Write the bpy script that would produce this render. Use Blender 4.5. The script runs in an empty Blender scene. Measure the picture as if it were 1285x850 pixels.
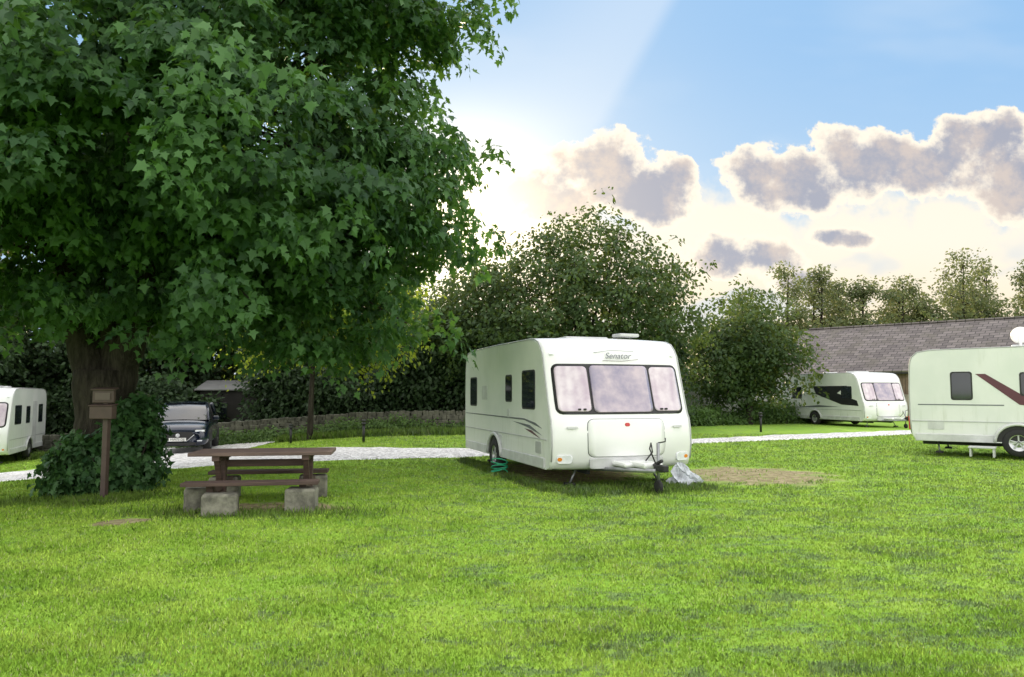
import bpy, bmesh, math, random
import numpy as np
from mathutils import Vector, Matrix
rng=np.random.default_rng(7); random.seed(7)
sc=bpy.context.scene
try:
    sc.view_settings.view_transform='Standard'; sc.view_settings.look='None'; sc.view_settings.exposure=0; sc.view_settings.gamma=1
except Exception: pass
F=928.0; EYE=1.6; PITCH=math.radians(4.19)

# ---------------------------------------------------------------- terrain
def H(x,y):
    x=np.asarray(x,float); y=np.asarray(y,float)
    t=-x-5.5
    sp=np.where(t>8,t,np.log1p(np.exp(np.clip(t,-30,8)*1.2))/1.2)
    sp=np.minimum(sp,16)
    h=-0.075*sp
    h=h+0.03*np.sin(x*0.35+1)*np.sin(y*0.3)*np.clip((y-2)/6,0,1)
    return h
def h1(x,y): return float(H(x,y))

# ---------------------------------------------------------------- node helper
class E:
    nt=None
    def __init__(s,sock): s.s=sock
    @staticmethod
    def m(op,*a,clamp=False):
        n=E.nt.nodes.new('ShaderNodeMath'); n.operation=op; n.use_clamp=clamp
        for i,v in enumerate(a):
            if isinstance(v,E): E.nt.links.new(v.s,n.inputs[i])
            else: n.inputs[i].default_value=v
        return E(n.outputs[0])
    def __add__(s,o): return E.m('ADD',s,o)
    __radd__=__add__
    def __sub__(s,o): return E.m('SUBTRACT',s,o)
    def __rsub__(s,o): return E.m('SUBTRACT',o,s)
    def __mul__(s,o): return E.m('MULTIPLY',s,o)
    __rmul__=__mul__
    def __truediv__(s,o): return E.m('DIVIDE',s,o)
def smooth(x,a,b):
    n=E.nt.nodes.new('ShaderNodeMapRange'); n.interpolation_type='SMOOTHSTEP'
    E.nt.links.new(x.s,n.inputs[0]); n.inputs[1].default_value=a; n.inputs[2].default_value=b
    n.inputs[3].default_value=0; n.inputs[4].default_value=1
    return E(n.outputs[0])
def col(c):
    return (c[0],c[1],c[2],1)
def mix(f,a,b,mode='MIX'):
    n=E.nt.nodes.new('ShaderNodeMix'); n.data_type='RGBA'; n.blend_type=mode
    if isinstance(f,E): E.nt.links.new(f.s,n.inputs[0])
    else: n.inputs[0].default_value=f
    for i,v in ((6,a),(7,b)):
        if isinstance(v,E): E.nt.links.new(v.s,n.inputs[i])
        else: n.inputs[i].default_value=col(v)
    return E(n.outputs[2])
def noise(vec,scale,detail=3,rough=0.5,dist=0):
    n=E.nt.nodes.new('ShaderNodeTexNoise')
    if vec is not None: E.nt.links.new(vec.s,n.inputs['Vector'])
    n.inputs['Scale'].default_value=scale; n.inputs['Detail'].default_value=detail
    n.inputs['Roughness'].default_value=rough; n.inputs['Distortion'].default_value=dist
    return E(n.outputs[0])
def objco():
    n=E.nt.nodes.new('ShaderNodeTexCoord'); return E(n.outputs['Object'])
def attr(name):
    n=E.nt.nodes.new('ShaderNodeAttribute'); n.attribute_name=name; return E(n.outputs['Fac'])
def combine(x,y,z=0.0):
    n=E.nt.nodes.new('ShaderNodeCombineXYZ')
    for i,v in enumerate((x,y,z)):
        if isinstance(v,E): E.nt.links.new(v.s,n.inputs[i])
        else: n.inputs[i].default_value=v
    return E(n.outputs[0])
def sep(v):
    n=E.nt.nodes.new('ShaderNodeSeparateXYZ'); E.nt.links.new(v.s,n.inputs[0])
    return E(n.outputs[0]),E(n.outputs[1]),E(n.outputs[2])
def newmat(name):
    m=bpy.data.materials.new(name); m.use_nodes=True; E.nt=m.node_tree
    b=m.node_tree.nodes['Principled BSDF']; return m,b
def L(s,i): E.nt.links.new(s.s if isinstance(s,E) else s,i)
def bump(b,h,strength=0.3,dist=0.02):
    n=E.nt.nodes.new('ShaderNodeBump'); n.inputs['Strength'].default_value=strength; n.inputs['Distance'].default_value=dist
    L(h,n.inputs['Height']); L(E(n.outputs[0]),b.inputs['Normal'])
def simple(name,c,rough=0.5,metal=0,var=0.12,scale=3,coat=0,bmp=0,bscale=20):
    m,b=newmat(name)
    n=noise(objco(),scale,4,0.6)
    L(mix(smooth(n,0.3,0.7),tuple(x*(1-var) for x in c),tuple(min(1,x*(1+var)) for x in c)),b.inputs['Base Color'])
    b.inputs['Roughness'].default_value=rough; b.inputs['Metallic'].default_value=metal
    b.inputs['Coat Weight'].default_value=coat
    if bmp: bump(b,noise(objco(),bscale,4),bmp,0.01)
    return m

# ---------------------------------------------------------------- mesh helpers
def link(o,parent=None):
    sc.collection.objects.link(o)
    if parent is not None: o.parent=parent
    return o
def empty(name,loc=(0,0,0),rz=0):
    o=bpy.data.objects.new(name,None); o.location=loc; o.rotation_euler=(0,0,rz); o.empty_display_size=0.3
    return link(o)
def mesh(name,verts,faces,mat=None,parent=None,smooth_=False):
    me=bpy.data.meshes.new(name); me.from_pydata([tuple(map(float,v)) for v in verts],[],[tuple(f) for f in faces]); me.update()
    if mat:
        me.materials.append(mat)
    if smooth_:
        for p in me.polygons: p.use_smooth=True
    return link(bpy.data.objects.new(name,me),parent)
def boxes(name,lst,mat,parent=None,bevel=0.005):
    """lst: (cx,cy,cz,sx,sy,sz[,rz[,rx[,ry]]])"""
    bm=bmesh.new()
    for t in lst:
        rz=t[6] if len(t)>6 else 0; rx=t[7] if len(t)>7 else 0; ry=t[8] if len(t)>8 else 0
        M=Matrix.Translation(t[:3])@Matrix.Rotation(rz,4,'Z')@Matrix.Rotation(ry,4,'Y')@Matrix.Rotation(rx,4,'X')@Matrix.Diagonal((t[3],t[4],t[5],1))
        bmesh.ops.create_cube(bm,size=1,matrix=M)
    me=bpy.data.meshes.new(name); bm.to_mesh(me); bm.free()
    me.materials.append(mat)
    o=link(bpy.data.objects.new(name,me),parent)
    if bevel:
        md=o.modifiers.new('b','BEVEL'); md.width=bevel; md.segments=2; md.limit_method='ANGLE'
    return o
def lathe(name,prof,mat,parent=None,axis='X',loc=(0,0,0),n=32):
    V=[];Fc=[]
    for i in range(n):
        t=2*math.pi*i/n
        for r,a in prof:
            p=(a,r*math.cos(t),r*math.sin(t)) if axis=='X' else (r*math.cos(t),r*math.sin(t),a)
            V.append((p[0]+loc[0],p[1]+loc[1],p[2]+loc[2]))
    k=len(prof)
    for i in range(n):
        j=(i+1)%n
        for q in range(k-1):
            Fc.append((i*k+q,i*k+q+1,j*k+q+1,j*k+q))
    return mesh(name,V,Fc,mat,parent,True)
def tube_data(pts,rad,ns=8,V=None,Fc=None):
    if V is None: V=[];Fc=[]
    pts=[Vector(p) for p in pts]; base=len(V)
    for i,p in enumerate(pts):
        d=(pts[min(i+1,len(pts)-1)]-pts[max(i-1,0)]).normalized()
        a=d.orthogonal().normalized() if i==0 else (a-d*a.dot(d)).normalized()
        b=d.cross(a)
        for k in range(ns):
            t=2*math.pi*k/ns
            V.append(tuple(p+(a*math.cos(t)+b*math.sin(t))*rad[i]))
    for i in range(len(pts)-1):
        for k in range(ns):
            k2=(k+1)%ns
            Fc.append((base+i*ns+k,base+i*ns+k2,base+(i+1)*ns+k2,base+(i+1)*ns+k))
    Fc.append(tuple(base+k for k in range(ns))[::-1]); Fc.append(tuple(base+(len(pts)-1)*ns+k for k in range(ns)))
    return V,Fc
def tube(name,pts,r,mat,parent=None,ns=10):
    V,Fc=tube_data(pts,[r]*len(pts) if not hasattr(r,'__len__') else r,ns)
    return mesh(name,V,Fc,mat,parent,True)

def scatter(name,tplv,tplf,pos,X,Y,Z,scale,mat,parent=None,rnd=None):
    tv=np.array(tplv,float); N=len(pos); k=len(tv)
    sc_=np.asarray(scale).reshape(-1,1,1)
    co=pos[:,None,:]+sc_*(tv[None,:,0:1]*X[:,None,:]+tv[None,:,1:2]*Y[:,None,:]+tv[None,:,2:3]*Z[:,None,:])
    co=co.reshape(-1,3)
    lt=np.concatenate([np.array(f) for f in tplf]); ls=np.array([len(f) for f in tplf])
    loops=(lt[None,:]+(np.arange(N)*k)[:,None]).reshape(-1)
    tot=np.tile(ls,N); start=np.concatenate([[0],np.cumsum(tot)[:-1]])
    me=bpy.data.meshes.new(name)
    me.vertices.add(N*k); me.vertices.foreach_set('co',co.astype(np.float32).ravel())
    me.loops.add(len(loops)); me.loops.foreach_set('vertex_index',loops.astype(np.int32))
    me.polygons.add(len(tot)); me.polygons.foreach_set('loop_start',start.astype(np.int32))
    try: me.polygons.foreach_set('loop_total',tot.astype(np.int32))
    except Exception: pass
    me.update(calc_edges=True)
    if rnd is None: rnd=rng.random(N)
    a=me.attributes.new('rnd','FLOAT','POINT'); a.data.foreach_set('value',np.repeat(rnd,k).astype(np.float32))
    me.materials.append(mat)
    return link(bpy.data.objects.new(name,me),parent)
def nrm(a): return a/np.maximum(np.linalg.norm(a,axis=-1,keepdims=True),1e-9)

MAPLE_V=[(0,0,0),(0.30,-0.10,-.04),(0.24,0.12,-.03),(0.56,0.28,-.1),(0.26,0.46,-.04),(0.0,1.0,-.16),(-0.26,0.46,-.04),(-0.56,0.28,-.1),(-0.24,0.12,-.03),(-0.30,-0.10,-.04)]
MAPLE_F=[(0,1,2,3,4,5),(0,5,6,7,8,9)]
OVAL_V=[(0,0,0),(0.28,0.3,-.05),(0.22,0.7,-.07),(0,1,-.1),(-0.22,0.7,-.07),(-0.28,0.3,-.05)]
OVAL_F=[(0,1,2,3),(0,3,4,5)]

def foliage(name,C,Nn,nl,R,size,mat,parent,tpl='oval',flat=0.08,droop=0.45,hang=0.45):
    S=len(C); N=S*nl
    c=np.repeat(C,nl,0); n=np.repeat(nrm(Nn),nl,0)
    ref=np.tile([0.3,0.9,0.1],(N,1)); t1=nrm(np.cross(n,ref)); t2=np.cross(n,t1)
    th=rng.random(N)*2*np.pi; Rr=np.repeat(R*(0.6+0.8*rng.random(S)),nl); rad=Rr*np.sqrt(rng.random(N))
    rdir=t1*np.cos(th)[:,None]+t2*np.sin(th)[:,None]
    pos=c+rdir*rad[:,None]-n*((rad**2)/Rr*droop)[:,None]+n*(rng.normal(size=N)*flat)[:,None]
    dr=nrm(rdir*0.9+rng.normal(size=(N,3))*0.45+np.array([0,0,-hang]))
    nn=nrm(n+rng.normal(size=(N,3))*0.45)
    X=nrm(np.cross(dr,nn)); Z=np.cross(X,dr)
    sz=size*(0.6+0.7*rng.random(N))
    rnd=np.clip(np.repeat(rng.random(S),nl)*0.6+rng.random(N)*0.4,0,1)
    tv,tf=(MAPLE_V,MAPLE_F) if tpl=='maple' else (OVAL_V,OVAL_F)
    return scatter(name,tv,tf,pos,X,dr,Z,sz,mat,parent,rnd)

def ell_clumps(lobes,n,shell=0.45,zmin=None,zmax=None):
    lob=np.array(lobes,float)
    w=lob[:,3]*lob[:,4]+lob[:,3]*lob[:,5]; w=w/w.sum()
    idx=rng.choice(len(lob),n,p=w)
    d=nrm(rng.normal(size=(n,3))); r=rng.random(n)**shell
    r=0.35+0.65*r
    P=lob[idx,:3]+d*lob[idx,3:6]*r[:,None]
    cen=lob[:,:3].mean(0); out=nrm(P-cen)
    if zmin is not None: k=P[:,2]>zmin; P=P[k]; out=out[k]
    return P,out

def make_tree(name,base,lobes,mat,bark,trunk_r=0.25,trunk_h=2.5,clumps=120,spc=8,nl=16,cr=0.8,R=0.4,size=0.16,tpl='oval',limbs=14,shell=0.4,zmin=None,flatc=0.5,fork=None,upn=0.7,hang=.45):
    par=empty(name,(0,0,0))
    P,out=ell_clumps(lobes,clumps,shell,zmin)
    S=np.repeat(P,spc,0); O=np.repeat(out,spc,0)
    g=rng.normal(size=S.shape)*np.array([cr,cr,cr*flatc])*0.6
    S=S+g; Nn=O*0.55+np.array([0,0,upn])+rng.normal(size=S.shape)*0.25
    foliage('foliage',S,Nn,nl,R,size,mat,par,tpl,hang=hang)
    V=[];Fc=[]
    b=Vector(base)
    top=b+Vector((random.uniform(-.2,.2),random.uniform(-.2,.2),trunk_h))
    if fork is None:
        pts=[b-Vector((0,0,.3)),b+Vector((0,0,.15)),b+Vector((0.02,0,trunk_h*.5)),top]
        tube_data(pts,[trunk_r*1.5,trunk_r*1.2,trunk_r,trunk_r*.8],12,V,Fc)
        starts=[(top,trunk_r*.75)]
    else:
        starts=[]
        for q0,(pts,rr) in enumerate(fork):
            pp=[];r2=[]
            for i in range(len(pts)-1):
                for q in range(4):
                    t=q/4; pp.append(Vector(pts[i]).lerp(Vector(pts[i+1]),t)+Vector(rng.normal(size=3)*.02)); r2.append((rr[i]*(1-t)+rr[i+1]*t)*random.uniform(.96,1.05))
            pp.append(Vector(pts[-1])); r2.append(rr[-1])
            tube_data(pp,r2,18,V,Fc)
            if q0>0:
                starts.append((Vector(pts[-1]),rr[-1])); starts.append((Vector(pts[-2]),rr[-2]*.8))
    k=min(limbs,len(P)); sel=rng.choice(len(P),k,replace=False)
    for j in sel:
        tip=Vector(P[j]); st,r0=min(starts,key=lambda s:(s[0]-tip).length)
        mid=st.lerp(tip,0.45)+Vector((0,0,0.35*(tip-st).length*0.4))
        pts=[];rr=[]
        for q in range(7):
            t=q/6; p=(st*(1-t)**2+mid*2*t*(1-t)+tip*t*t)+Vector(rng.normal(size=3)*0.06*(0 if q==0 else 1))
            pts.append(p); rr.append(max(r0*0.5*(1-t)**1.1,0.015))
        tube_data(pts,rr,7,V,Fc)
    o=mesh('trunk_and_limbs',V,Fc,bark,par,True)
    return par,P

# ---------------------------------------------------------------- materials
def leafmat(name,dark,light,tr,trf=0.35,spec=0.25,rough=0.5):
    m,b=newmat(name); r=attr('rnd')
    c=mix(r,dark,light)
    L(c,b.inputs['Base Color']); b.inputs['Roughness'].default_value=rough
    b.inputs['Specular IOR Level'].default_value=spec
    t=E.nt.nodes.new('ShaderNodeBsdfTranslucent'); L(mix(r,tr,tuple(x*1.4 for x in tr)),t.inputs[0])
    mx=E.nt.nodes.new('ShaderNodeMixShader'); mx.inputs[0].default_value=trf
    out=E.nt.nodes['Material Output']
    E.nt.links.new(b.outputs[0],mx.inputs[1]); E.nt.links.new(t.outputs[0],mx.inputs[2]); E.nt.links.new(mx.outputs[0],out.inputs[0])
    return m
M_maple=leafmat('maple_leaf',(0.015,0.046,0.024),(0.092,0.20,0.060),(0.12,0.25,0.03),0.24)
M_tree=leafmat('tree_leaf',(0.025,0.055,0.02),(0.075,0.125,0.042),(0.14,0.19,0.035),0.33)
M_yel=leafmat('backlit_leaf',(0.12,0.18,0.03),(0.26,0.34,0.05),(0.38,0.44,0.04),0.5)  # yellow backlight on this foliage is put into the leaf colour
M_dark=leafmat('hedge_leaf',(0.016,0.035,0.015),(0.042,0.08,0.026),(0.05,0.09,0.02),0.2)
M_far=leafmat('far_leaf',(0.07,0.095,0.05),(0.13,0.16,0.07),(0.24,0.26,0.10),0.4)  # distance haze and backlight are lightened into this leaf colour
M_ivy=leafmat('ivy_leaf',(0.02,0.06,0.022),(0.06,0.14,0.04),(0.08,0.18,0.03),0.2)
M_weed=leafmat('nettle_leaf',(0.05,0.10,0.03),(0.13,0.22,0.06),(0.14,0.24,0.04),0.3)
def barkm(name,c):
    m,b=newmat(name); o=objco(); mp=E.nt.nodes.new('ShaderNodeMapping'); mp.inputs['Scale'].default_value=(6,6,1.2); L(o,mp.inputs[0])
    n=noise(E(mp.outputs[0]),2.5,6,0.65)
    L(mix(smooth(n,.3,.7),tuple(x*.4 for x in c),c),b.inputs['Base Color']); b.inputs['Roughness'].default_value=.9
    b.inputs['Specular IOR Level'].default_value=.1
    bump(b,n,1.0,0.08); return m
M_bark=barkm('bark',(0.06,0.052,0.042))

DIRT=[(4.7,14.6,1.7,1.9),(-4.95,9.5,0.42,0.3),(-3.4,10.5,1.2,0.6),(1.2,15.6,1.9,2.6)]
def clipmask(vec,x,y):
    mp=E.nt.nodes.new('ShaderNodeMapping'); mp.inputs['Scale'].default_value=(0.7,1.6,1); mp.inputs['Rotation'].default_value=(0,0,0.25); L(vec,mp.inputs[0])
    n4=noise(E(mp.outputs[0]),2.6,6,0.85)
    reg=smooth(x+y*0.25,-2.0,3.5)*0.065
    return smooth(n4+reg,0.565,0.63)
CLIP=(0.17,0.24,0.13)
def grassm():
    m,b=newmat('grass_ground'); o=objco(); vec=o
    x,y,z=sep(vec)
    n1=noise(vec,0.35,3,0.5); n2=noise(vec,2.2,4,0.6); n3=noise(vec,14,4,0.7)
    c=mix(smooth(n1,.35,.65),(0.25,0.46,0.05),(0.36,0.57,0.07))
    c=mix(smooth(n2,.45,.75)*0.6,c,(0.48,0.62,0.13))
    c=mix(smooth(n3,.35,.7)*0.5,c,(0.16,0.31,0.04))
    c=mix(clipmask(vec,x,y)*0.6,c,CLIP)
    d=None
    nd=noise(vec,1.7,4,0.6)
    for (cx,cy,a,b_) in DIRT:
        q=1-E.m('SQRT',E.m('POWER',(x-cx)/a,2.0)+E.m('POWER',(y-cy)/b_,2.0))+ (nd-0.5)*1.3
        q=smooth(q,0.0,0.4)
        d=q if d is None else E.m('MAXIMUM',d,q)
    nn=noise(vec,6,5,0.75)
    dirt=mix(smooth(nn,.35,.65),(0.22,0.16,0.10),(0.50,0.39,0.27))
    dirt=mix(smooth(noise(vec,3,5,.7),.55,.65)*.7,dirt,(0.22,0.34,0.07))
    c=mix(d*0.95,c,dirt)
    fine=noise(o,60,3,0.7)
    c=mix(smooth(fine,.3,.7)*0.3,c,(0.10,0.20,0.02))
    L(c,b.inputs['Base Color']); b.inputs['Roughness'].default_value=0.95; b.inputs['Specular IOR Level'].default_value=0.1
    bump(b,noise(o,35,4,0.7),0.5,0.02)
    return m
def blade(name,mid,lite,dry):
    m,b=newmat(name); r=attr('rnd'); o=objco(); x,y,z=sep(o)
    n2=noise(o,1.3,5,0.7)
    c=mix(smooth(n2,.38,.62),mid,lite)
    c=mix(r*0.5,c,tuple(q*.42 for q in mid)); c=mix(smooth(r,0.92,0.96)*0.5,c,dry)
    c=mix(clipmask(o,x,y)*0.7,c,CLIP)
    L(c,b.inputs['Base Color']); b.inputs['Roughness'].default_value=0.7; b.inputs['Specular IOR Level'].default_value=0.1
    g=E.nt.nodes.new('ShaderNodeNewGeometry'); va=E.nt.nodes.new('ShaderNodeVectorMath'); va.operation='SCALE'; va.inputs['Scale'].default_value=.4
    E.nt.links.new(g.outputs['Normal'],va.inputs[0]); vb=E.nt.nodes.new('ShaderNodeVectorMath'); vb.operation='ADD'; E.nt.links.new(va.outputs[0],vb.inputs[0]); vb.inputs[1].default_value=(0,0,1)
    vc=E.nt.nodes.new('ShaderNodeVectorMath'); vc.operation='NORMALIZE'; E.nt.links.new(vb.outputs[0],vc.inputs[0]); E.nt.links.new(vc.outputs[0],b.inputs['Normal'])
    return m
M_grass=grassm(); M_blade=blade('grass_blade',(0.29,0.54,0.045),(0.54,0.80,0.10),(0.75,0.75,0.4))
M_long=blade('long_grass_blade',(0.16,0.30,0.04),(0.26,0.42,0.07),(0.4,0.4,0.2))

# ---------------------------------------------------------------- ground
def axis(lo,hi,step,far):
    a=list(np.arange(lo,hi+1e-6,step)); s=step
    x=hi
    up=[]
    while x<far: s*=1.35; x+=s; up.append(x)
    x=lo; s=step; dn=[]
    while x>-far: s*=1.35; x-=s; dn.append(x)
    return np.array(dn[::-1]+a+up)
gx=axis(-24,26,0.5,600); gy=axis(-4,46,0.5,600)
XX,YY=np.meshgrid(gx,gy); ZZ=H(XX,YY)
V=np.stack([XX.ravel(),YY.ravel(),ZZ.ravel()],1); nx=len(gx)
Fc=[(j*nx+i,j*nx+i+1,(j+1)*nx+i+1,(j+1)*nx+i) for j in range(len(gy)-1) for i in range(nx-1)]
mesh('lawn_ground',V,Fc,M_grass,None,True)

def drape(name,near,far,mat,off=0.03,nu=160,nv=12):
    near=np.array(near,float); far=np.array(far,float)
    def samp(P,t):
        d=np.concatenate([[0],np.cumsum(np.linalg.norm(np.diff(P,axis=0),axis=1))]); d/=d[-1]
        return np.stack([np.interp(t,d,P[:,0]),np.interp(t,d,P[:,1])],1)
    t=np.linspace(0,1,nu); A=samp(near,t); B=samp(far,t); V=[]
    for k in range(nv):
        w=k/(nv-1); Q=A*(1-w)+B*w
        if k in(0,nv-1): Q=Q+rng.normal(size=Q.shape)*0.08
        z=H(Q[:,0],Q[:,1])+off-(0.06 if k in(0,nv-1) else 0)+rng.normal(size=nu)*.008
        V+=list(np.column_stack([Q,z]))
    Fc=[(k*nu+i,k*nu+i+1,(k+1)*nu+i+1,(k+1)*nu+i) for k in range(nv-1) for i in range(nu-1)]
    return mesh(name,V,Fc,mat,None,True)
def gravelm():
    m,b=newmat('white_gravel'); o=objco()
    v=E.nt.nodes.new('ShaderNodeTexVoronoi'); v.inputs['Scale'].default_value=13; L(o,v.inputs['Vector'])
    big=noise(o,0.8,4,.6); r,g,bb=sep(E(v.outputs['Color']))
    c=mix(r,(0.42,0.41,0.41),(0.88,0.87,0.86)); c=mix(smooth(big,.52,.8)*.5,c,(0.36,0.36,0.26))
    L(c,b.inputs['Base Color']); b.inputs['Roughness'].default_value=.9
    bump(b,E(v.outputs['Distance']),0.9,0.04); return m
M_gravel=gravelm()
GN=[(-26,16.3),(-17,17.2),(-12.4,17.5),(-8,17.0),(-4.7,17.3),(-1.1,18.6),(2,20.8),(6.1,23.6),(10,26),(15.5,28.6),(30,33)]
GF=[(-26,19.5),(-17,20.6),(-12.4,21.6),(-9.5,22.6),(-6.5,23.2),(-3.5,21.8),(-1.2,21.2),(2,23),(6.7,26),(10,28.4),(17,31.6),(30,36.5)]
drape('gravel_track',GN,GF,M_gravel)
drape('gravel_hardstanding',[(-13.6,20.5),(-8.6,22.0)],[(-14.4,30),(-9.2,30)],M_gravel,0.022,16,24)
def ongravel(x,y):
    a=np.array(GN);b=np.array(GF)
    g=(y>np.interp(x,a[:,0],a[:,1])+.08)&(y<np.interp(x,b[:,0],b[:,1])-.08)
    return g|((x>-14.2)&(x<-8.9)&(y>20)&(y<30))

def blades(name,pts,hgt,wid,mat=None):
    x,y=pts[:,0],pts[:,1]; n=len(x)
    hgt=np.broadcast_to(np.asarray(hgt,float),(n,)); wid=np.broadcast_to(np.asarray(wid,float),(n,))
    k=~ongravel(x,y)
    for (cx,cy,a,b_) in DIRT:
        q=((x-cx)/a)**2+((y-cy)/b_)**2+.35*np.sin(x*5+np.sin(y*4))*np.sin(y*4.3)
        k&=(q>0.75)|(rng.random(n)<0.06)
    x=x[k];y=y[k];hgt=hgt[k];wid=wid[k];n=len(x)
    pos=np.column_stack([x,y,H(x,y)-0.004])
    th=rng.random(n)*2*np.pi; lean=rng.random(n)*0.9
    Y=nrm(np.column_stack([np.cos(th)*lean,np.sin(th)*lean,np.ones(n)]))
    ph=rng.random(n)*2*np.pi; X=nrm(np.cross(Y,np.column_stack([np.cos(ph),np.sin(ph),np.zeros(n)]))); Z=np.cross(X,Y)
    s=hgt*(0.5+0.8*rng.random(n)); X=X*(wid/s)[:,None]
    tv=[(-.5,0,0),(.5,0,0),(.35,.6,.08),(0,1,.28),(-.35,.6,.08)]
    return scatter(name,tv,[(0,1,2,3,4)],pos,X,Y,Z,s,mat or M_blade,None)
n=440000
d=3.1*(29/3.1)**rng.random(n); x=(rng.random(n)*2-1)*(0.72*d+1.0)
cl=np.sin(x*2.1+np.sin(d*3))*np.sin(d*2.7+np.sin(x*1.7))
blades('lawn_grass',np.column_stack([x,d]),0.028+0.010*cl+0.0008*d,0.0035+0.0008*d)

# ---------------------------------------------------------------- CARAVANS
M_white=simple('white_grp',(0.80,0.81,0.80),0.28,0,0.03,1.2,coat=0.3)
def sidem():
    m,b=newmat('white_aluminium_side'); o=objco(); x,y,z=sep(o)
    mp=E.nt.nodes.new('ShaderNodeMapping'); mp.inputs['Scale'].default_value=(5,5,.7); L(o,mp.inputs[0])
    n=noise(E(mp.outputs[0]),1.6,5,.65); n2=noise(o,1.2,3,.5)
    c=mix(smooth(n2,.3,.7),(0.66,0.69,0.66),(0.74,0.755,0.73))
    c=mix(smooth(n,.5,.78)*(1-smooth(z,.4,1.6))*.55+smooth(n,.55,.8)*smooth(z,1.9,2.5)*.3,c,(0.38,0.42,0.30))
    L(c,b.inputs['Base Color']); b.inputs['Roughness'].default_value=.35; return m
M_side=sidem()
M_black=simple('black_rubber',(0.015,0.015,0.016),0.5)
M_trim=simple('grey_trim',(0.42,0.43,0.43),0.4)
M_lgrey=simple('light_grey_plastic',(0.55,0.56,0.56),0.4)
M_steel=simple('galvanised_steel',(0.30,0.31,0.32),0.45,0.7,0.2,8)
M_tyre=simple('tyre',(0.02,0.02,0.02),0.85)
M_rim=simple('alloy',(0.55,0.56,0.57),0.3,0.8)
M_dglass=simple('dark_window',(0.018,0.022,0.03),0.06,0,0.3,1.5,coat=0.5)
M_amber=simple('amber_lens',(0.75,0.25,0.03),0.2)
M_red=simple('red_lens',(0.5,0.03,0.03),0.2)
M_lens=simple('clear_lens',(0.8,0.82,0.85),0.12,0,0.1,10,coat=1)
M_burg=simple('burgundy_decal',(0.10,0.025,0.04),0.3)
M_gdecal=simple('grey_decal',(0.13,0.14,0.16),0.3)
M_bdecal=simple('black_decal',(0.02,0.02,0.024),0.3)
M_under=simple('chassis_dark',(0.03,0.03,0.03),0.8)
def curtain_reflection_glass(name,a,b_,stripe=14,amp=.22):
    m,b=newmat(name); o=objco(); x,y,z=sep(o)
    w=E.m('SINE',x*stripe*3.0+noise(o,1.6,3)*9); n=noise(o,2.6,4,.6)
    c=mix(w*amp+smooth(n,.3,.7)*0.7+.15,a,b_)  # curtain folds plus blotchy reflections, both painted into the pane colour
    L(c,b.inputs['Base Color']); b.inputs['Roughness'].default_value=0.08; b.inputs['Coat Weight'].default_value=.7; b.inputs['Coat Roughness'].default_value=0.03
    return m
M_cur=curtain_reflection_glass('front_window_curtain_reflection',(0.44,0.34,0.44),(0.74,0.66,0.72),12,.12)
M_mid=curtain_reflection_glass('front_window_painted_reflection',(0.20,0.18,0.30),(0.54,0.44,0.50),3,.1)

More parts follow.
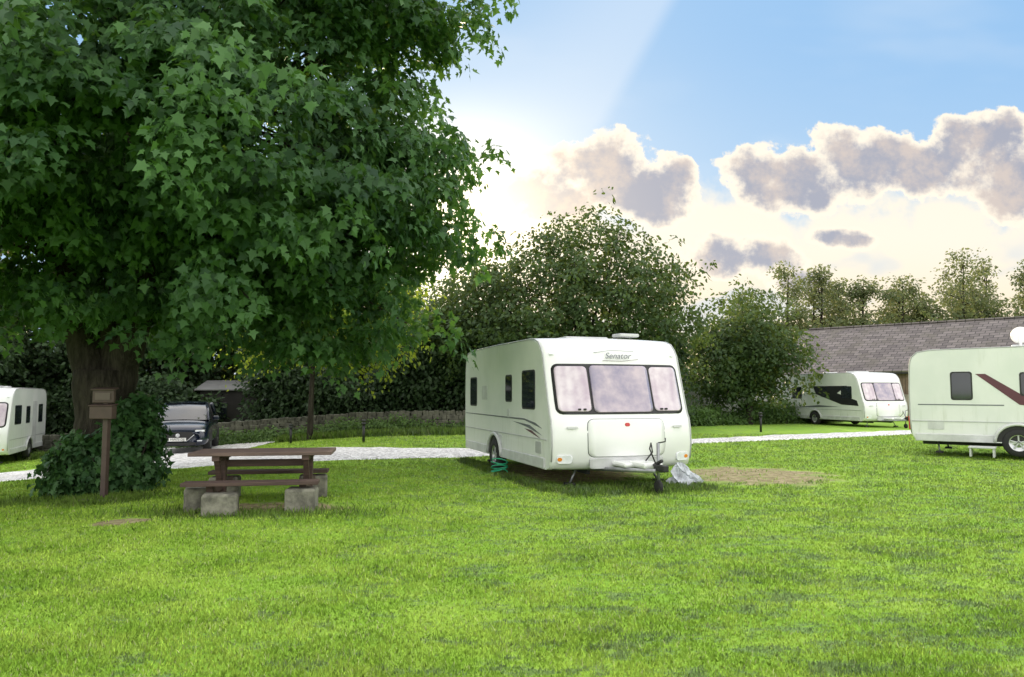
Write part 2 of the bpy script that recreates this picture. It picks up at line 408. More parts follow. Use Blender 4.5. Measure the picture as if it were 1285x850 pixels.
PROF=[(0.20,0.30),(0.07,0.34),(0.01,0.45),(-0.03,0.70),(-0.02,0.95),(0.02,1.14),(0.07,1.22),(0.15,1.45),(0.26,1.8),(0.36,2.1),(0.43,2.28),(0.52,2.42),(0.66,2.53),(0.88,2.59),(1.2,2.61)]
def rear(Lc): return [(Lc*0.6,2.62),(Lc-.5,2.60),(Lc-.2,2.55),(Lc-.07,2.42),(Lc-.02,2.2),(Lc,1.6),(Lc,0.9),(Lc-.02,.5),(Lc-.1,.32)]
def caravan(name,loc,rz,Lc=5.8,W=2.3,wheel_y=3.2,bulge=0.2,style=0,decals=None,vis=-1):
    """local: front at y=0 facing -y, x across"""
    par=empty(name,loc,rz)
    prof=PROF+rear(Lc); n=len(prof)
    cols=[-1,-0.985,-0.95,-.8,-.6,-.4,-.2,0,.2,.4,.6,.8,.95,.985,1]
    cy=Lc/2; cz=1.4
    def pt(s,y,z):
        wgt=min(1,max(0,(1.3-y)/1.0)); a=abs(s)
        yy=y+bulge*(a**2.4)*wgt
        ins={1:0.035,0.985:0.012}.get(a,0)
        if ins:
            yy+= ins if y<cy else -ins
            zz=z-ins if z>cz+.6 else z
        else: zz=z
        zz=zz-0.03*a*a*(1 if z>2.3 else 0)
        return (s*W/2,yy,zz)
    V=[pt(s,y,z) for s in cols for (y,z) in prof]; Fc=[]
    for c in range(len(cols)-1):
        for i in range(n):
            j=(i+1)%n
            Fc.append((c*n+i,c*n+j,(c+1)*n+j,(c+1)*n+i))
    o=mesh('body_shell',V,Fc,M_white,par,True)
    for sgn,c in((-1,0),(1,len(cols)-1)):
        f=[c*n+i for i in range(n)]
        mesh('side_panel',[V[i] for i in f],[tuple(range(n))],M_side,par)
    for c in (1,len(cols)-2):
        sg=-1 if c==1 else 1
        P=[(V[c*n+i][0]+sg*0.012,V[c*n+i][1],V[c*n+i][2]) for i in range(2,n-1)]
        tube('awning_rail',P,0.013,M_trim,par,6)
    yz=np.array(PROF[2:13])
    def fy(s,z):
        y=float(np.interp(z,yz[:,1],yz[:,0])); return pt(np.clip(s,-.97,.97),y,z)[1]
    def fpatch(nm,s0,s1,z0,z1,mat,off,r=0.08,thick=0.02):
        nu,nb=14,[-1,-.97,-.9,-.8,-.5,0,.5,.8,.9,.97,1]
        hw=(s1-s0)/2; hz=(z1-z0)/2; cs=(s0+s1)/2; c_z=(z0+z1)/2; V=[];Fc=[]
        for b in nb:
            dz=abs(b)*hz-(hz-r); cut=0
            if dz>0: cut=r-math.sqrt(max(0,r*r-dz*dz))
            w=1-cut/(hw*W/2)
            for i in range(nu):
                a=(-1+2*i/(nu-1))*w; s=cs+a*hw; z=c_z+b*hz
                V.append((s*W/2,fy(s,z)-off,z))
        for k in range(len(nb)-1):
            for i in range(nu-1): Fc.append((k*nu+i,k*nu+i+1,(k+1)*nu+i+1,(k+1)*nu+i))
        ob=mesh(nm,V,Fc,mat,par,True)
        md=ob.modifiers.new('s','SOLIDIFY'); md.thickness=thick; md.offset=-1
        return ob
    def swin(nm,sg,y0,y1,z0,z1,mat,off=0.012,r=0.06,frame=True):
        def rr(y0,y1,z0,z1,x):
            P=[]
            for (cy_,cz_,a0) in((y1-r,z1-r,0),(y0+r,z1-r,90),(y0+r,z0+r,180),(y1-r,z0+r,270)):
                for k in range(5):
                    t=math.radians(a0+k*22.5); P.append((x,cy_+r*math.cos(t),cz_+r*math.sin(t)))
            return P
        x=sg*(W/2+off)
        if frame:
            P=rr(y0-.03,y1+.03,z0-.03,z1+.03,sg*(W/2+0.006)); Q=[(sg*(W/2-.01),p[1],p[2]) for p in P]; k=len(P)
            mesh(nm+'_frame',P+Q,[tuple(range(k))]+[(i,(i+1)%k,(i+1)%k+k,i+k) for i in range(k)],M_black,par)
        P=rr(y0,y1,z0,z1,x); Q=[(sg*(W/2),p[1],p[2]) for p in P]; k=len(P)
        mesh(nm,P+Q,[tuple(range(k))]+[(i,(i+1)%k,(i+1)%k+k,i+k) for i in range(k)],mat,par)
    def sdecal(nm,sg,P,mat,off=0.005):
        mesh(nm,[(sg*(W/2+off),p[0],p[1]) for p in P],[tuple(range(len(P)))],mat,par)
    fpatch('front_window_frame',-.92,.92,1.235,2.10,M_black,0.006,0.12,0.02)
    fpatch('front_window_side',-.885,-.455,1.285,2.055,M_cur,0.022,0.07)
    fpatch('front_window_side',.455,.885,1.285,2.055,M_cur,0.022,0.07)
    fpatch('front_window_centre',-.42,.42,1.27,2.07,M_mid,0.026,0.07)
    fpatch('locker_gap',-.55,.55,0.52,1.16,M_gdecal,0.003,0.12,0.004)
    fpatch('locker_lid',-.542,.542,0.528,1.152,M_white,0.011,0.11,0.006)
    for sg in(-1,1):
        fpatch('light_cluster',min(sg*.74,sg*.94),max(sg*.74,sg*.94),0.42,0.56,M_lens,0.02,0.05)
        fpatch('indicator',min(sg*.87,sg*.93),max(sg*.87,sg*.93),0.46,0.52,M_amber,0.024,0.03)
        fpatch('grab_handle',min(sg*.68,sg*.82),max(sg*.68,sg*.82),1.00,1.035,M_lgrey,0.04,0.015)
        fpatch('marker_light',min(sg*.86,sg*.92),max(sg*.86,sg*.92),2.26,2.29,M_lens,0.03,0.012)
        for q in (.55,.62): boxes('window_catch',[(sg*W/2*q,fy(sg*q,1.33)-.04,1.32,.05,.03,.03)],M_black,par,.006)
    fpatch('badge',-.035,.035,1.03,1.09,M_red,0.02,0.03,0.01)
    fpatch('lower_fairing',-.52,.52,0.33,0.50,M_lgrey,0.03,0.03)
    boxes('roof_light',[(0,1.9,2.64,.9,.55,.07),(0.0,3.8,2.64,.5,.5,.07)],M_lgrey,par,0.03)
    boxes('chassis',[(-.55,Lc/2+.1,.27,.06,Lc-.6,.14),(.55,Lc/2+.1,.27,.06,Lc-.6,.14),(0,wheel_y,.30,W-.5,.08,.08),(0,Lc/2,.335,W-.12,Lc-.5,.04)],M_under,par,0)
    tube('a_frame_member',[(-.55,.4,.30),(-.05,-1.05,.38)],0.035,M_steel,par)
    tube('a_frame_member',[(.55,.4,.30),(.05,-1.05,.38)],0.035,M_steel,par)
    boxes('hitch_cover',[(0,-.62,.44,.34,.55,.09),(0,-.25,.42,.62,.5,.08)],M_white,par,0.035)
    boxes('coupling_head',[(0,-1.12,.43,.10,.32,.10),(0,-1.03,.50,.05,.28,.05,0,-.35)],M_black,par,0.015)
    tube('jockey_stem',[(.10,-.86,.16),(.10,-.86,.80)],0.025,M_steel,par)
    tube('jockey_handle',[(.10,-.86,.80),(.22,-.88,.82),(.22,-.88,.88)],0.012,M_black,par,6)
    lathe('jockey_wheel',[(0.0,-.035),(.09,-.035),(.105,-.02),(.105,.02),(.09,.035),(0,.035)],M_tyre,par,'X',(.10,-.86,.11),20)
    tube('cable',[(-.03,-1.0,.5),(-.1,-.95,.72),(-.02,-.85,.8),(.06,-.75,.65),(.02,-.6,.5)],0.012,M_black,par,6)
    for sg in(-1,1):
        for yy in (.55,Lc-.55):
            tube('corner_steady',[(sg*.7,yy,.32),(sg*.85,yy-.05,.05)],0.02,M_steel,par,6)
            boxes('steady_foot',[(sg*.86,yy-.05,.035,.16,.16,.05)],M_under,par,0.01)
        lathe('tyre',[(.19,-.09),(.29,-.095),(.325,-.06),(.33,0),(.325,.06),(.29,.095),(.19,.09)],M_tyre,par,'X',(sg*(W/2-.05),wheel_y,.33),32)
        lathe('wheel_disc',[(0.0,sg*.03),(.05,sg*.035),(.06,sg*.01),(.15,sg*.0),(.18,sg*.05),(.20,sg*.06),(.20,-sg*.06)],M_rim,par,'X',(sg*(W/2-.03),wheel_y,.33),24)
        B=[]
        for k in range(5):
            t=k*2*math.pi/5+.3; B.append((sg*(W/2+.005),wheel_y+math.cos(t)*.11,.33+math.sin(t)*.11,.02,.15,.035,0,t))
        boxes('spokes',B,M_rim,par,0.005)
        P=[(wheel_y+.44*math.cos(math.radians(a)),max(.30,.34+.40*math.sin(math.radians(a)))) for a in range(0,181,12)]
        sdecal('arch_shade_patch',sg,P,M_under,0.004)  # flat dark patch on the side, standing in for the shaded arch hollow
        tube('arch_lip',[(sg*(W/2+.03),wheel_y+.46*math.cos(math.radians(a)),.34+.42*math.sin(math.radians(a))) for a in range(0,181,12)],0.035,M_lgrey,par,8)
        a0,a1=.45,wheel_y-.47
        boxes('side_skirt',[(sg*(W/2+.008),(a0+a1)/2,.40,.03,a1-a0,.18),(sg*(W/2+.008),(wheel_y+.47+Lc-.12)/2,.40,.03,Lc-.12-wheel_y-.47,.18)],M_lgrey,par,0.012)
        boxes('skirt_rail',[(sg*(W/2+.006),(.35+Lc-.05)/2,.80,.012,Lc-.4,.02)],M_trim,par,0)
    for w in decals or []:
        kind,sg=w[0],w[1]
        if kind=='win': swin('side_window',sg,*w[2:6],M_dglass)
        elif kind=='panel': swin('locker_door',sg,*w[2:6],w[6],0.008,0.03,False)
        elif kind=='poly': sdecal('decal',sg,w[2],w[3])
    for sg in(-1,1):
        boxes('rear_light',[(sg*(W/2-.14),Lc+.01,.75,.16,.05,.34)],M_red,par,0.02)
    boxes('rear_window',[(0,Lc+.0,1.68,1.45,.05,.6)],M_dglass,par,0.03)
    return par

S=-1
main_dec=[('win',S,.95,1.60,1.33,1.98),('win',S,2.25,2.60,1.45,1.92),('win',S,4.75,5.25,1.33,1.92),('win',1,1,1.9,1.33,1.98),('win',1,3.6,4.3,1.33,1.98),
  ('panel',S,2.35,2.52,1.12,1.28,M_lgrey),('panel',S,2.85,3.15,.55,.75,M_lgrey),('panel',S,3.9,4.3,1.45,1.75,M_lgrey),('panel',S,.62,.9,.55,.75,M_trim),
  ('poly',S,[(.55,.98),(1.5,1.10),(5.7,1.12),(5.7,1.135),(1.5,1.13),(.9,1.07)],M_gdecal),
  ('poly',S,[(.55,.86),(1.2,1.02),(2.2,1.06),(1.35,.98)],M_gdecal),
  ('poly',S,[(.62,.80),(1.1,.93),(1.5,.95),(1.1,.88)],M_burg)]
th=math.atan2(1.76,5.3); WM=2.66
main=caravan('touring_caravan',(0.70+WM/2*math.cos(th),12.25+WM/2*math.sin(th),0.0),th,5.75,WM,3.3,0.16,decals=main_dec)
def text(s,size,loc,rot,mat,parent,shear=0.4):
    cu=bpy.data.curves.new('lettering','FONT'); cu.body=s; cu.size=size; cu.shear=shear; cu.extrude=0.001; cu.align_x='CENTER'; cu.align_y='CENTER'
    cu.materials.append(mat)
    o=bpy.data.objects.new('lettering',cu); o.location=loc; o.rotation_euler=rot; return link(o,parent)
text('Senator',0.16,(0.02,0.385,2.245),(math.radians(67),0,0),M_gdecal,main)
tube('lettering_swoosh',[(-.42,.435,2.30),(-.1,.42,2.345),(.36,.43,2.335)],0.004,M_gdecal,main,5)
tube('lettering_swoosh',[(-.28,.365,2.16),(.1,.36,2.155),(.42,.37,2.19)],0.004,M_burg,main,5)
boxes('roof_aerial_pod',[(.55,1.1,2.67,.42,.30,.06,.1)],M_lgrey,main,.02)

dec2=[('win',S,.95,1.6,1.35,1.9),('win',S,2.6,3.0,1.45,1.9),('win',S,4.5,5.2,1.35,1.9),
  ('poly',S,[(.5,1.0),(1.6,1.05),(3.4,1.55),(3.6,1.95),(1.2,1.95),(1.9,1.6),(.6,1.25)],M_bdecal),
  ('poly',S,[(1.8,.95),(3.2,1.0),(5.9,.82),(3.2,.9)],M_gdecal)]
caravan('touring_caravan',(17.55,34.6,h1(17.6,36)),math.radians(17),6.6,2.5,3.5,0.16,decals=dec2)
dec3=[('win',1,.9,1.7,1.33,1.95),('win',1,2.4,2.9,1.33,1.9),('win',1,4.2,4.8,1.3,1.95),('panel',1,3.3,3.9,.5,2.1,M_lgrey)]
th3=math.atan2(.35,.94)
cx3,cy3=-17.1-1.15*math.cos(th3),25.2-1.15*math.sin(th3)
caravan('touring_caravan',(cx3,cy3,h1(-17.5,26)+.05),th3,5.4,2.3,2.9,0.16,decals=dec3)
dx,dy=0.80,-0.60; Lr=6.2
rz4=math.atan2(dx,-dy)
fyx,fyy=-math.sin(rz4),math.cos(rz4)
lx,ly=math.cos(rz4),math.sin(rz4)
sg4=-1 if (-lx*(-0.5)+-ly*(-0.88))>0 else 1
px,py=10.0,18.7
ox=px-fyx*Lr-sg4*lx*1.15; oy=py-fyy*Lr-sg4*ly*1.15
r_=Lr
dec4=[('win',sg4,r_-1.35,r_-.95,1.35,1.98),('win',sg4,r_-3.3,r_-2.35,1.45,1.95),
 ('poly',sg4,[(r_-1.45,1.95),(r_-1.65,1.95),(r_-2.5,1.35),(r_-3.6,1.12),(r_-6,1.02),(r_-6,.98),(r_-3.4,1.04),(r_-2.3,1.22)],M_burg),
 ('poly',sg4,[(r_-.2,1.22),(r_-.2,1.195),(r_-2.0,1.19),(r_-2.0,1.215)],M_gdecal),
 ('panel',sg4,r_-.75,r_-.4,.6,.8,M_lgrey),('win',sg4,r_-5.4,r_-4.4,1.4,1.95)]
c4=caravan('touring_caravan',(ox,oy,0.10),rz4,Lr,2.3,Lr-2.25,0.16,decals=dec4)
lathe('satellite_dish',[(0.0,0.0),(.08,.008),(.15,.027),(.20,.06),(.208,.06),(.155,.02),(.08,-.003),(0,-.007)],M_white,c4,'X',(0.3*sg4,r_-2.35,2.9),28)
tube('dish_mast',[(0.3*sg4,r_-2.35,2.6),(0.3*sg4,r_-2.35,2.9)],0.03,M_white,c4,8)
boxes('entry_step',[(sg4*1.45,r_-1.55,.22,.4,.55,.04),(sg4*1.45,r_-1.78,.1,.36,.04,.2),(sg4*1.45,r_-1.32,.1,.36,.04,.2)],M_lgrey,c4,0.01)

def near_main(lx_,ly_):
    c,s=math.cos(th),math.sin(th); bx,by=main.location.x,main.location.y
    return bx+lx_*c-ly_*s, by+lx_*s+ly_*c
# crumpled plastic sack against the front corner
M_bag=simple('white_plastic_sack',(0.45,0.48,0.52),0.5,0,.35,9)
bx,by=near_main(1.10,-.02)
V=[];Fc=[]; NB=26
for k in range(9):
    z=(k/8)**.9*.36
    for i in range(NB):
        t=i/NB*2*math.pi; r=(.16-.12*(k/8))*(1+.28*math.sin(3*t+k*1.1)+.16*math.sin(7*t+k*2.3)+.1*math.sin(11*t-k))
        V.append((bx+r*math.cos(t)*1.15-.10*k/8+.09*(1-k/8)*math.cos(t),by+r*math.sin(t)*.7,z+.05*math.sin(5*t+k)*(1-k/12)+.02))
for k in range(8):
    for i in range(NB): Fc.append((k*NB+i,k*NB+(i+1)%NB,(k+1)*NB+(i+1)%NB,(k+1)*NB+i))
Fc.append(tuple(8*NB+i for i in range(NB)))
mesh('plastic_sack',V,Fc,M_bag,None,False)
M_green=simple('green_hose',(0.02,0.35,0.18),0.4)
hx,hy=near_main(-1.48,2.55); P=[]
for k in range(60):
    t=k/60*2*math.pi*3.5; P.append((hx+.16*math.cos(t),hy+.1*math.sin(t)+.03*math.sin(t*2.1),.05+k*.004+.03*math.sin(t*1.3)))
tube('hose_coil',P,0.012,M_green,None,6)

# ---------------------------------------------------------------- CAR
def car(name,loc,rz):
    par=empty(name,loc,rz)
    M_paint=simple('dark_blue_paint',(0.008,0.014,0.034),0.2,0.2,.1,2,coat=.7)
    M_plate=simple('number_plate',(0.75,0.75,0.72),0.4)
    st=[(0.0,.36,.66,.66,.70),(.05,.27,.78,.80,.84),(.18,.24,.90,.87,.90),(.5,.22,.93,.98,.92),(1.2,.22,.94,1.06,.93),(2.0,.22,.94,1.09,.92),(3.4,.22,.94,1.12,.93),(4.1,.24,.93,1.10,.92),(4.42,.30,.88,1.04,.85),(4.52,.42,.80,.92,.78)]
    V=[];Fc=[]
    for (y,zb,w,zt,zz) in st:
        sec=[(0,zb),(w*.85,zb),(w*.96,zb+.08),(w,zb+.25*(zt-zb)+.05),(w*.985,zb+.62*(zt-zb)),(w*.93,zt-.05),(w*.82,zt),(w*.4,zt+.03),(0,zt+.035)]
        full=[(x,z) for x,z in sec]+[(-x,z) for x,z in sec[-2:0:-1]]
        V+=[(x,y,z) for x,z in full]
    n=16
    for i in range(len(st)-1):
        for k in range(n): Fc.append((i*n+k,i*n+(k+1)%n,(i+1)*n+(k+1)%n,(i+1)*n+k))
    Fc.append(tuple(range(n))); Fc.append(tuple((len(st)-1)*n+k for k in range(n))[::-1])
    o=mesh('body',V,Fc,M_paint,par,True)
    md=o.modifiers.new('s','SUBSURF'); md.levels=1; md.render_levels=2
    gh=[(1.05,1.06,.80,1.07),(1.55,1.06,.76,1.38),(1.98,1.06,.68,1.60),(2.5,1.06,.66,1.66),(3.3,1.06,.65,1.64),(3.95,1.06,.64,1.52),(4.38,1.06,.70,1.10)]
    V=[];Fc=[]
    for (y,zb,w,zt) in gh:
        V+=[(-.83,y,zb),(-w,y,zt-.06*(zt-zb)),(-w*.9,y,zt),(0,y,zt+.02),(w*.9,y,zt),(w,y,zt-.06*(zt-zb)),(.83,y,zb)]
    for i in range(len(gh)-1):
        for k in range(6): Fc.append((i*7+k,i*7+k+1,(i+1)*7+k+1,(i+1)*7+k))
    mesh('windows',V,Fc,M_dglass,par,True)
    V2=[];Fc2=[]
    for (y,zb,w,zt) in gh[2:6]:
        V2+=[(-w-.01,y,zt-.05),(-w*.9,y,zt+.02),(0,y,zt+.04),(w*.9,y,zt+.02),(w+.01,y,zt-.05)]
    for i in range(3):
        for k in range(4): Fc2.append((i*5+k,i*5+k+1,(i+1)*5+k+1,(i+1)*5+k))
    mesh('roof_panel',V2,Fc2,M_paint,par,True)
    for sg in(-1,1):
        tube('a_pillar',[(sg*.83,1.05,1.07),(sg*.77,1.55,1.37),(sg*.68,1.98,1.61)],0.035,M_paint,par,8)
        tube('c_pillar',[(sg*.68,3.6,1.58),(sg*.82,4.3,1.1)],0.07,M_paint,par,8)
        tube('b_pillar',[(sg*.84,2.7,1.08),(sg*.67,2.7,1.6)],0.03,M_black,par,6)
        boxes('door_mirror',[(sg*1.03,1.55,1.12,.2,.1,.14)],M_paint,par,0.04)
        boxes('headlight',[(sg*.66,.075,.74,.30,.06,.07,sg*.25)],M_lens,par,0.02)
        boxes('headlight_surround',[(sg*.66,.09,.735,.36,.06,.11,sg*.25)],M_black,par,0.02)
        boxes('fog_light',[(sg*.66,.03,.42,.16,.05,.04,sg*.15)],M_lens,par,0.01)
        for yy in(.88,3.62):
            lathe('tyre',[(.22,-.11),(.32,-.115),(.35,-.08),(.355,0),(.35,.08),(.32,.115),(.22,.11)],M_tyre,par,'X',(sg*.83,yy,.355),28)
            lathe('alloy_wheel',[(0,sg*.1),(.05,sg*.1),(.22,sg*.09),(.235,sg*.11),(.235,0)],M_rim,par,'X',(sg*.83,yy,.355),20)
            boxes('wheel_well',[(sg*.80,yy,.52,.30,.86,.5)],M_under,par,0.12)
    V=[(-.42,-.03,.72),(.42,-.03,.72),(.50,-.02,.62),(.28,-.035,.42),(-.28,-.035,.42),(-.50,-.02,.62)]
    o=mesh('grille',V,[tuple(range(6))[::-1]],M_black,par); md=o.modifiers.new('s','SOLIDIFY'); md.thickness=.05
    tube('grille_chrome',[V[5],V[4],V[3],V[2]],0.014,M_rim,par,6)
    lathe('badge',[(0,-.01),(.06,-.01),(.07,.01),(0,.012)],M_rim,par,'X',(0,0,0),16).matrix_local=Matrix.Translation((0,-.06,.6))@Matrix.Rotation(math.radians(90),4,'Z')
    boxes('number_plate',[(0,-.075,.47,.52,.012,.11)],M_plate,par,0)
    text('MW73 DJJ',0.10,(0,-.083,.47),(math.radians(90),0,0),M_black,par,0)
    boxes('lower_intake',[(0,.0,.33,1.1,.08,.10)],M_black,par,0.02)
    return par
car('parked_car',(-10.95,24.4,h1(-11.0,25.6)+.02),math.radians(17))

# ---------------------------------------------------------------- PICNIC TABLE
def woodm(name,c):
    m,b=newmat(name); o=objco(); mp=E.nt.nodes.new('ShaderNodeMapping'); mp.inputs['Scale'].default_value=(1.2,14,14); L(o,mp.inputs[0])
    n=noise(E(mp.outputs[0]),2,5,.6); L(mix(smooth(n,.3,.7),tuple(x*.55 for x in c),c),b.inputs['Base Color']); b.inputs['Roughness'].default_value=.75
    bump(b,n,.4,.01); return m
M_wood=woodm('brown_stained_wood',(0.10,0.062,0.05))
M_woodtop=woodm('weathered_table_top',(0.17,0.115,0.095))
M_conc=simple('weathered_stone_block',(0.17,0.165,0.13),.9,0,.5,6,bmp=.8)
pt_=empty('picnic_table',(-3.55,10.75,h1(-3.5,10.75)),math.radians(9))
lst=[]
for k in range(5): lst.append((0,-.34+k*.17,.755,1.92,.155,.05))
boxes('table_top',lst,M_woodtop,pt_,0.008)
lst=[]
for sx in(-.60,.60):
    lst+=[(sx,0,.36,.13,.13,.72),(sx,0,.695,.10,.78,.07),(sx,0,.30,.09,1.35,.11),(sx,-.2,.52,.07,.07,.5,0,.62),(sx,.2,.52,.07,.07,.5,0,-.62)]
lst.append((0,0,.60,1.1,.05,.1))
boxes('frame',lst,M_wood,pt_,0.008)
boxes('bench_seat',[(-.05,-.66,.40,1.75,.13,.05),(-.05,-.81,.40,1.75,.13,.05)],M_wood,pt_,0.008)
boxes('bench_seat',[(-.05,.66,.40,1.75,.13,.05),(-.05,.81,.40,1.75,.13,.05)],M_wood,pt_,0.008)
boxes('stone_block',[(-.42,-.85,.14,.44,.30,.30,.1),(.60,-.72,.16,.40,.32,.33,-.08),(-.80,-.45,.16,.34,.34,.33,.2),(-.7,.72,.17,.42,.32,.34,0),(.6,.74,.17,.42,.32,.34,.1)],M_conc,pt_,0.035)

# ---------------------------------------------------------------- POST WITH BOX
sp=empty('information_post',(-6.32,11.6,h1(-6.4,11.6)),math.radians(-8))
M_br=simple('brown_painted_steel',(0.06,0.036,0.03),.55,0,.2,4)
boxes('post',[(0,0,.85,.085,.085,1.72)],M_br,sp,0.008)
boxes('upper_board',[(-.02,-.06,1.62,.36,.05,.20),(-.02,-.05,1.735,.40,.12,.025,0,.2)],M_br,sp,0.008)
boxes('lower_box',[(-.02,-.07,1.37,.38,.12,.20),(-.02,-.07,1.485,.41,.16,.02,0,.15)],M_br,sp,0.01)
boxes('label',[(-.02,-.092,1.62,.26,.006,.11)],simple('label_dark',(0.09,0.065,0.055),.5),sp,0)
boxes('base_slab',[(0,0,.02,.52,.45,.06)],M_conc,sp,0.015)

def bollard(x,y,hh=.85):
    p=empty('bollard_light',(x,y,h1(x,y)))
    tube('stem',[(0,0,0),(0,0,hh*.8)],.045,M_black,p,12)
    lathe('lamp_head',[(.05,hh*.8),(.085,hh*.8),(.085,hh*.84),(.07,hh*.86),(.07,hh*.94),(.095,hh*.95),(.07,hh),(0,hh*1.02)],M_black,p,'Z',(0,0,0),16)
bollard(-4.9,24.6,.75); bollard(-7.9,26.6,.7); bollard(10.2,30.5,.8)

# ---------------------------------------------------------------- WALLS, BARN, SHED
def stonewall(name,P0,P1,hgt,th_,c=(0.10,0.10,0.075)):
    par=bpy.data.meshes.new(name); bm=bmesh.new()
    P0=Vector(P0);P1=Vector(P1); d=(P1-P0); Ln=d.length; d.normalize(); ang=math.atan2(d.y,d.x)
    z=0; row=0
    while z<hgt:
        hh=random.uniform(.12,.2); x=-random.random()*.3
        while x<Ln:
            w=random.uniform(.22,.5); p=P0+d*(x+w/2); zz=h1(p.x,p.y)
            M=Matrix.Translation((p.x,p.y,zz+z+hh/2))@Matrix.Rotation(ang+random.uniform(-.05,.05),4,'Z')@Matrix.Rotation(random.uniform(-.05,.05),4,'Y')@Matrix.Diagonal((w*.97,th_*random.uniform(.9,1.08)*(1-.25*z/hgt),hh*.97,1))
            bmesh.ops.create_cube(bm,size=1,matrix=M); x+=w
        z+=hh
    x=0
    while x<Ln:
        w=random.uniform(.1,.2); p=P0+d*x; 
        M=Matrix.Translation((p.x,p.y,h1(p.x,p.y)+z+.08))@Matrix.Rotation(ang,4,'Z')@Matrix.Rotation(random.uniform(-.3,.3),4,'Y')@Matrix.Diagonal((w,th_*.7,random.uniform(.18,.28),1))
        bmesh.ops.create_cube(bm,size=1,matrix=M); x+=w
    bm.to_mesh(par); bm.free(); par.materials.append(simple(name+'_stone',c,.9,0,.5,3,bmp=.6,bscale=12))
    o=link(bpy.data.objects.new(name,par)); md=o.modifiers.new('b','BEVEL'); md.width=.02; md.segments=1
    return o
stonewall('dry_stone_wall',(-20,30,0),(-1.0,30.8,0),.65,.5)
stonewall('dry_stone_wall',(-1.0,31.6,0),(9,38,0),.7,.5)
pw=empty('concrete_wall',(0,0,0))
M_pw=simple('concrete_panel',(0.36,0.36,0.35),.85,0,.25,2,bmp=.3)
lst=[]
A=Vector((8.2,38.8,0)); B=Vector((17.2,44,0)); d=(B-A); ang=math.atan2(d.y,d.x); nseg=9
for k in range(nseg):
    p=A.lerp(B,(k+.5)/nseg); lst.append((p.x,p.y,.82,d.length/nseg-.03,.12,1.64,ang))
boxes('panels',lst,M_pw,pw,0.01)
lst=[]
for k in range(nseg+1):
    p=A.lerp(B,k/nseg); lst.append((p.x,p.y,.86,.14,.20,1.74,ang))
boxes('piers',lst,M_pw,pw,0.01)
def slate():
    m,b=newmat('stone_slate_roof'); o=objco()
    br=E.nt.nodes.new('ShaderNodeTexBrick'); br.inputs['Scale'].default_value=1.0
    br.inputs['Brick Width'].default_value=.5; br.inputs['Row Height'].default_value=.32; br.inputs['Mortar Size'].default_value=.02
    br.inputs['Color1'].default_value=(.13,.115,.115,1); br.inputs['Color2'].default_value=(.22,.195,.19,1); br.inputs['Mortar'].default_value=(.05,.05,.05,1)
    L(o,br.inputs['Vector']); n=noise(o,.7,5,.6); n2=noise(o,3,5,.7)
    c=mix(smooth(n,.45,.7)*.6,E(br.outputs['Color']),(.13,.12,.10)); c=mix(smooth(n2,.55,.75)*.5,c,(.28,.26,.24))
    L(c,b.inputs['Base Color']); b.inputs['Roughness'].default_value=.95; bump(b,E(br.outputs['Fac']),-.5,.03)
    b.inputs['Specular IOR Level'].default_value=.1
    return m
M_slate=slate()
def cladding():
    m,b=newmat('timber_cladding'); o=objco(); x,y,z=sep(o)
    f=E.m('FRACT',x*6.0); n=noise(o,2,4,.6)
    w=E.m('GREATER_THAN',f,.88); c=mix(smooth(n,.3,.7),(.10,.065,.045),(.20,.145,.105)); c=mix(w,c,(.02,.015,.012))
    L(c,b.inputs['Base Color']); b.inputs['Roughness'].default_value=.9; return m
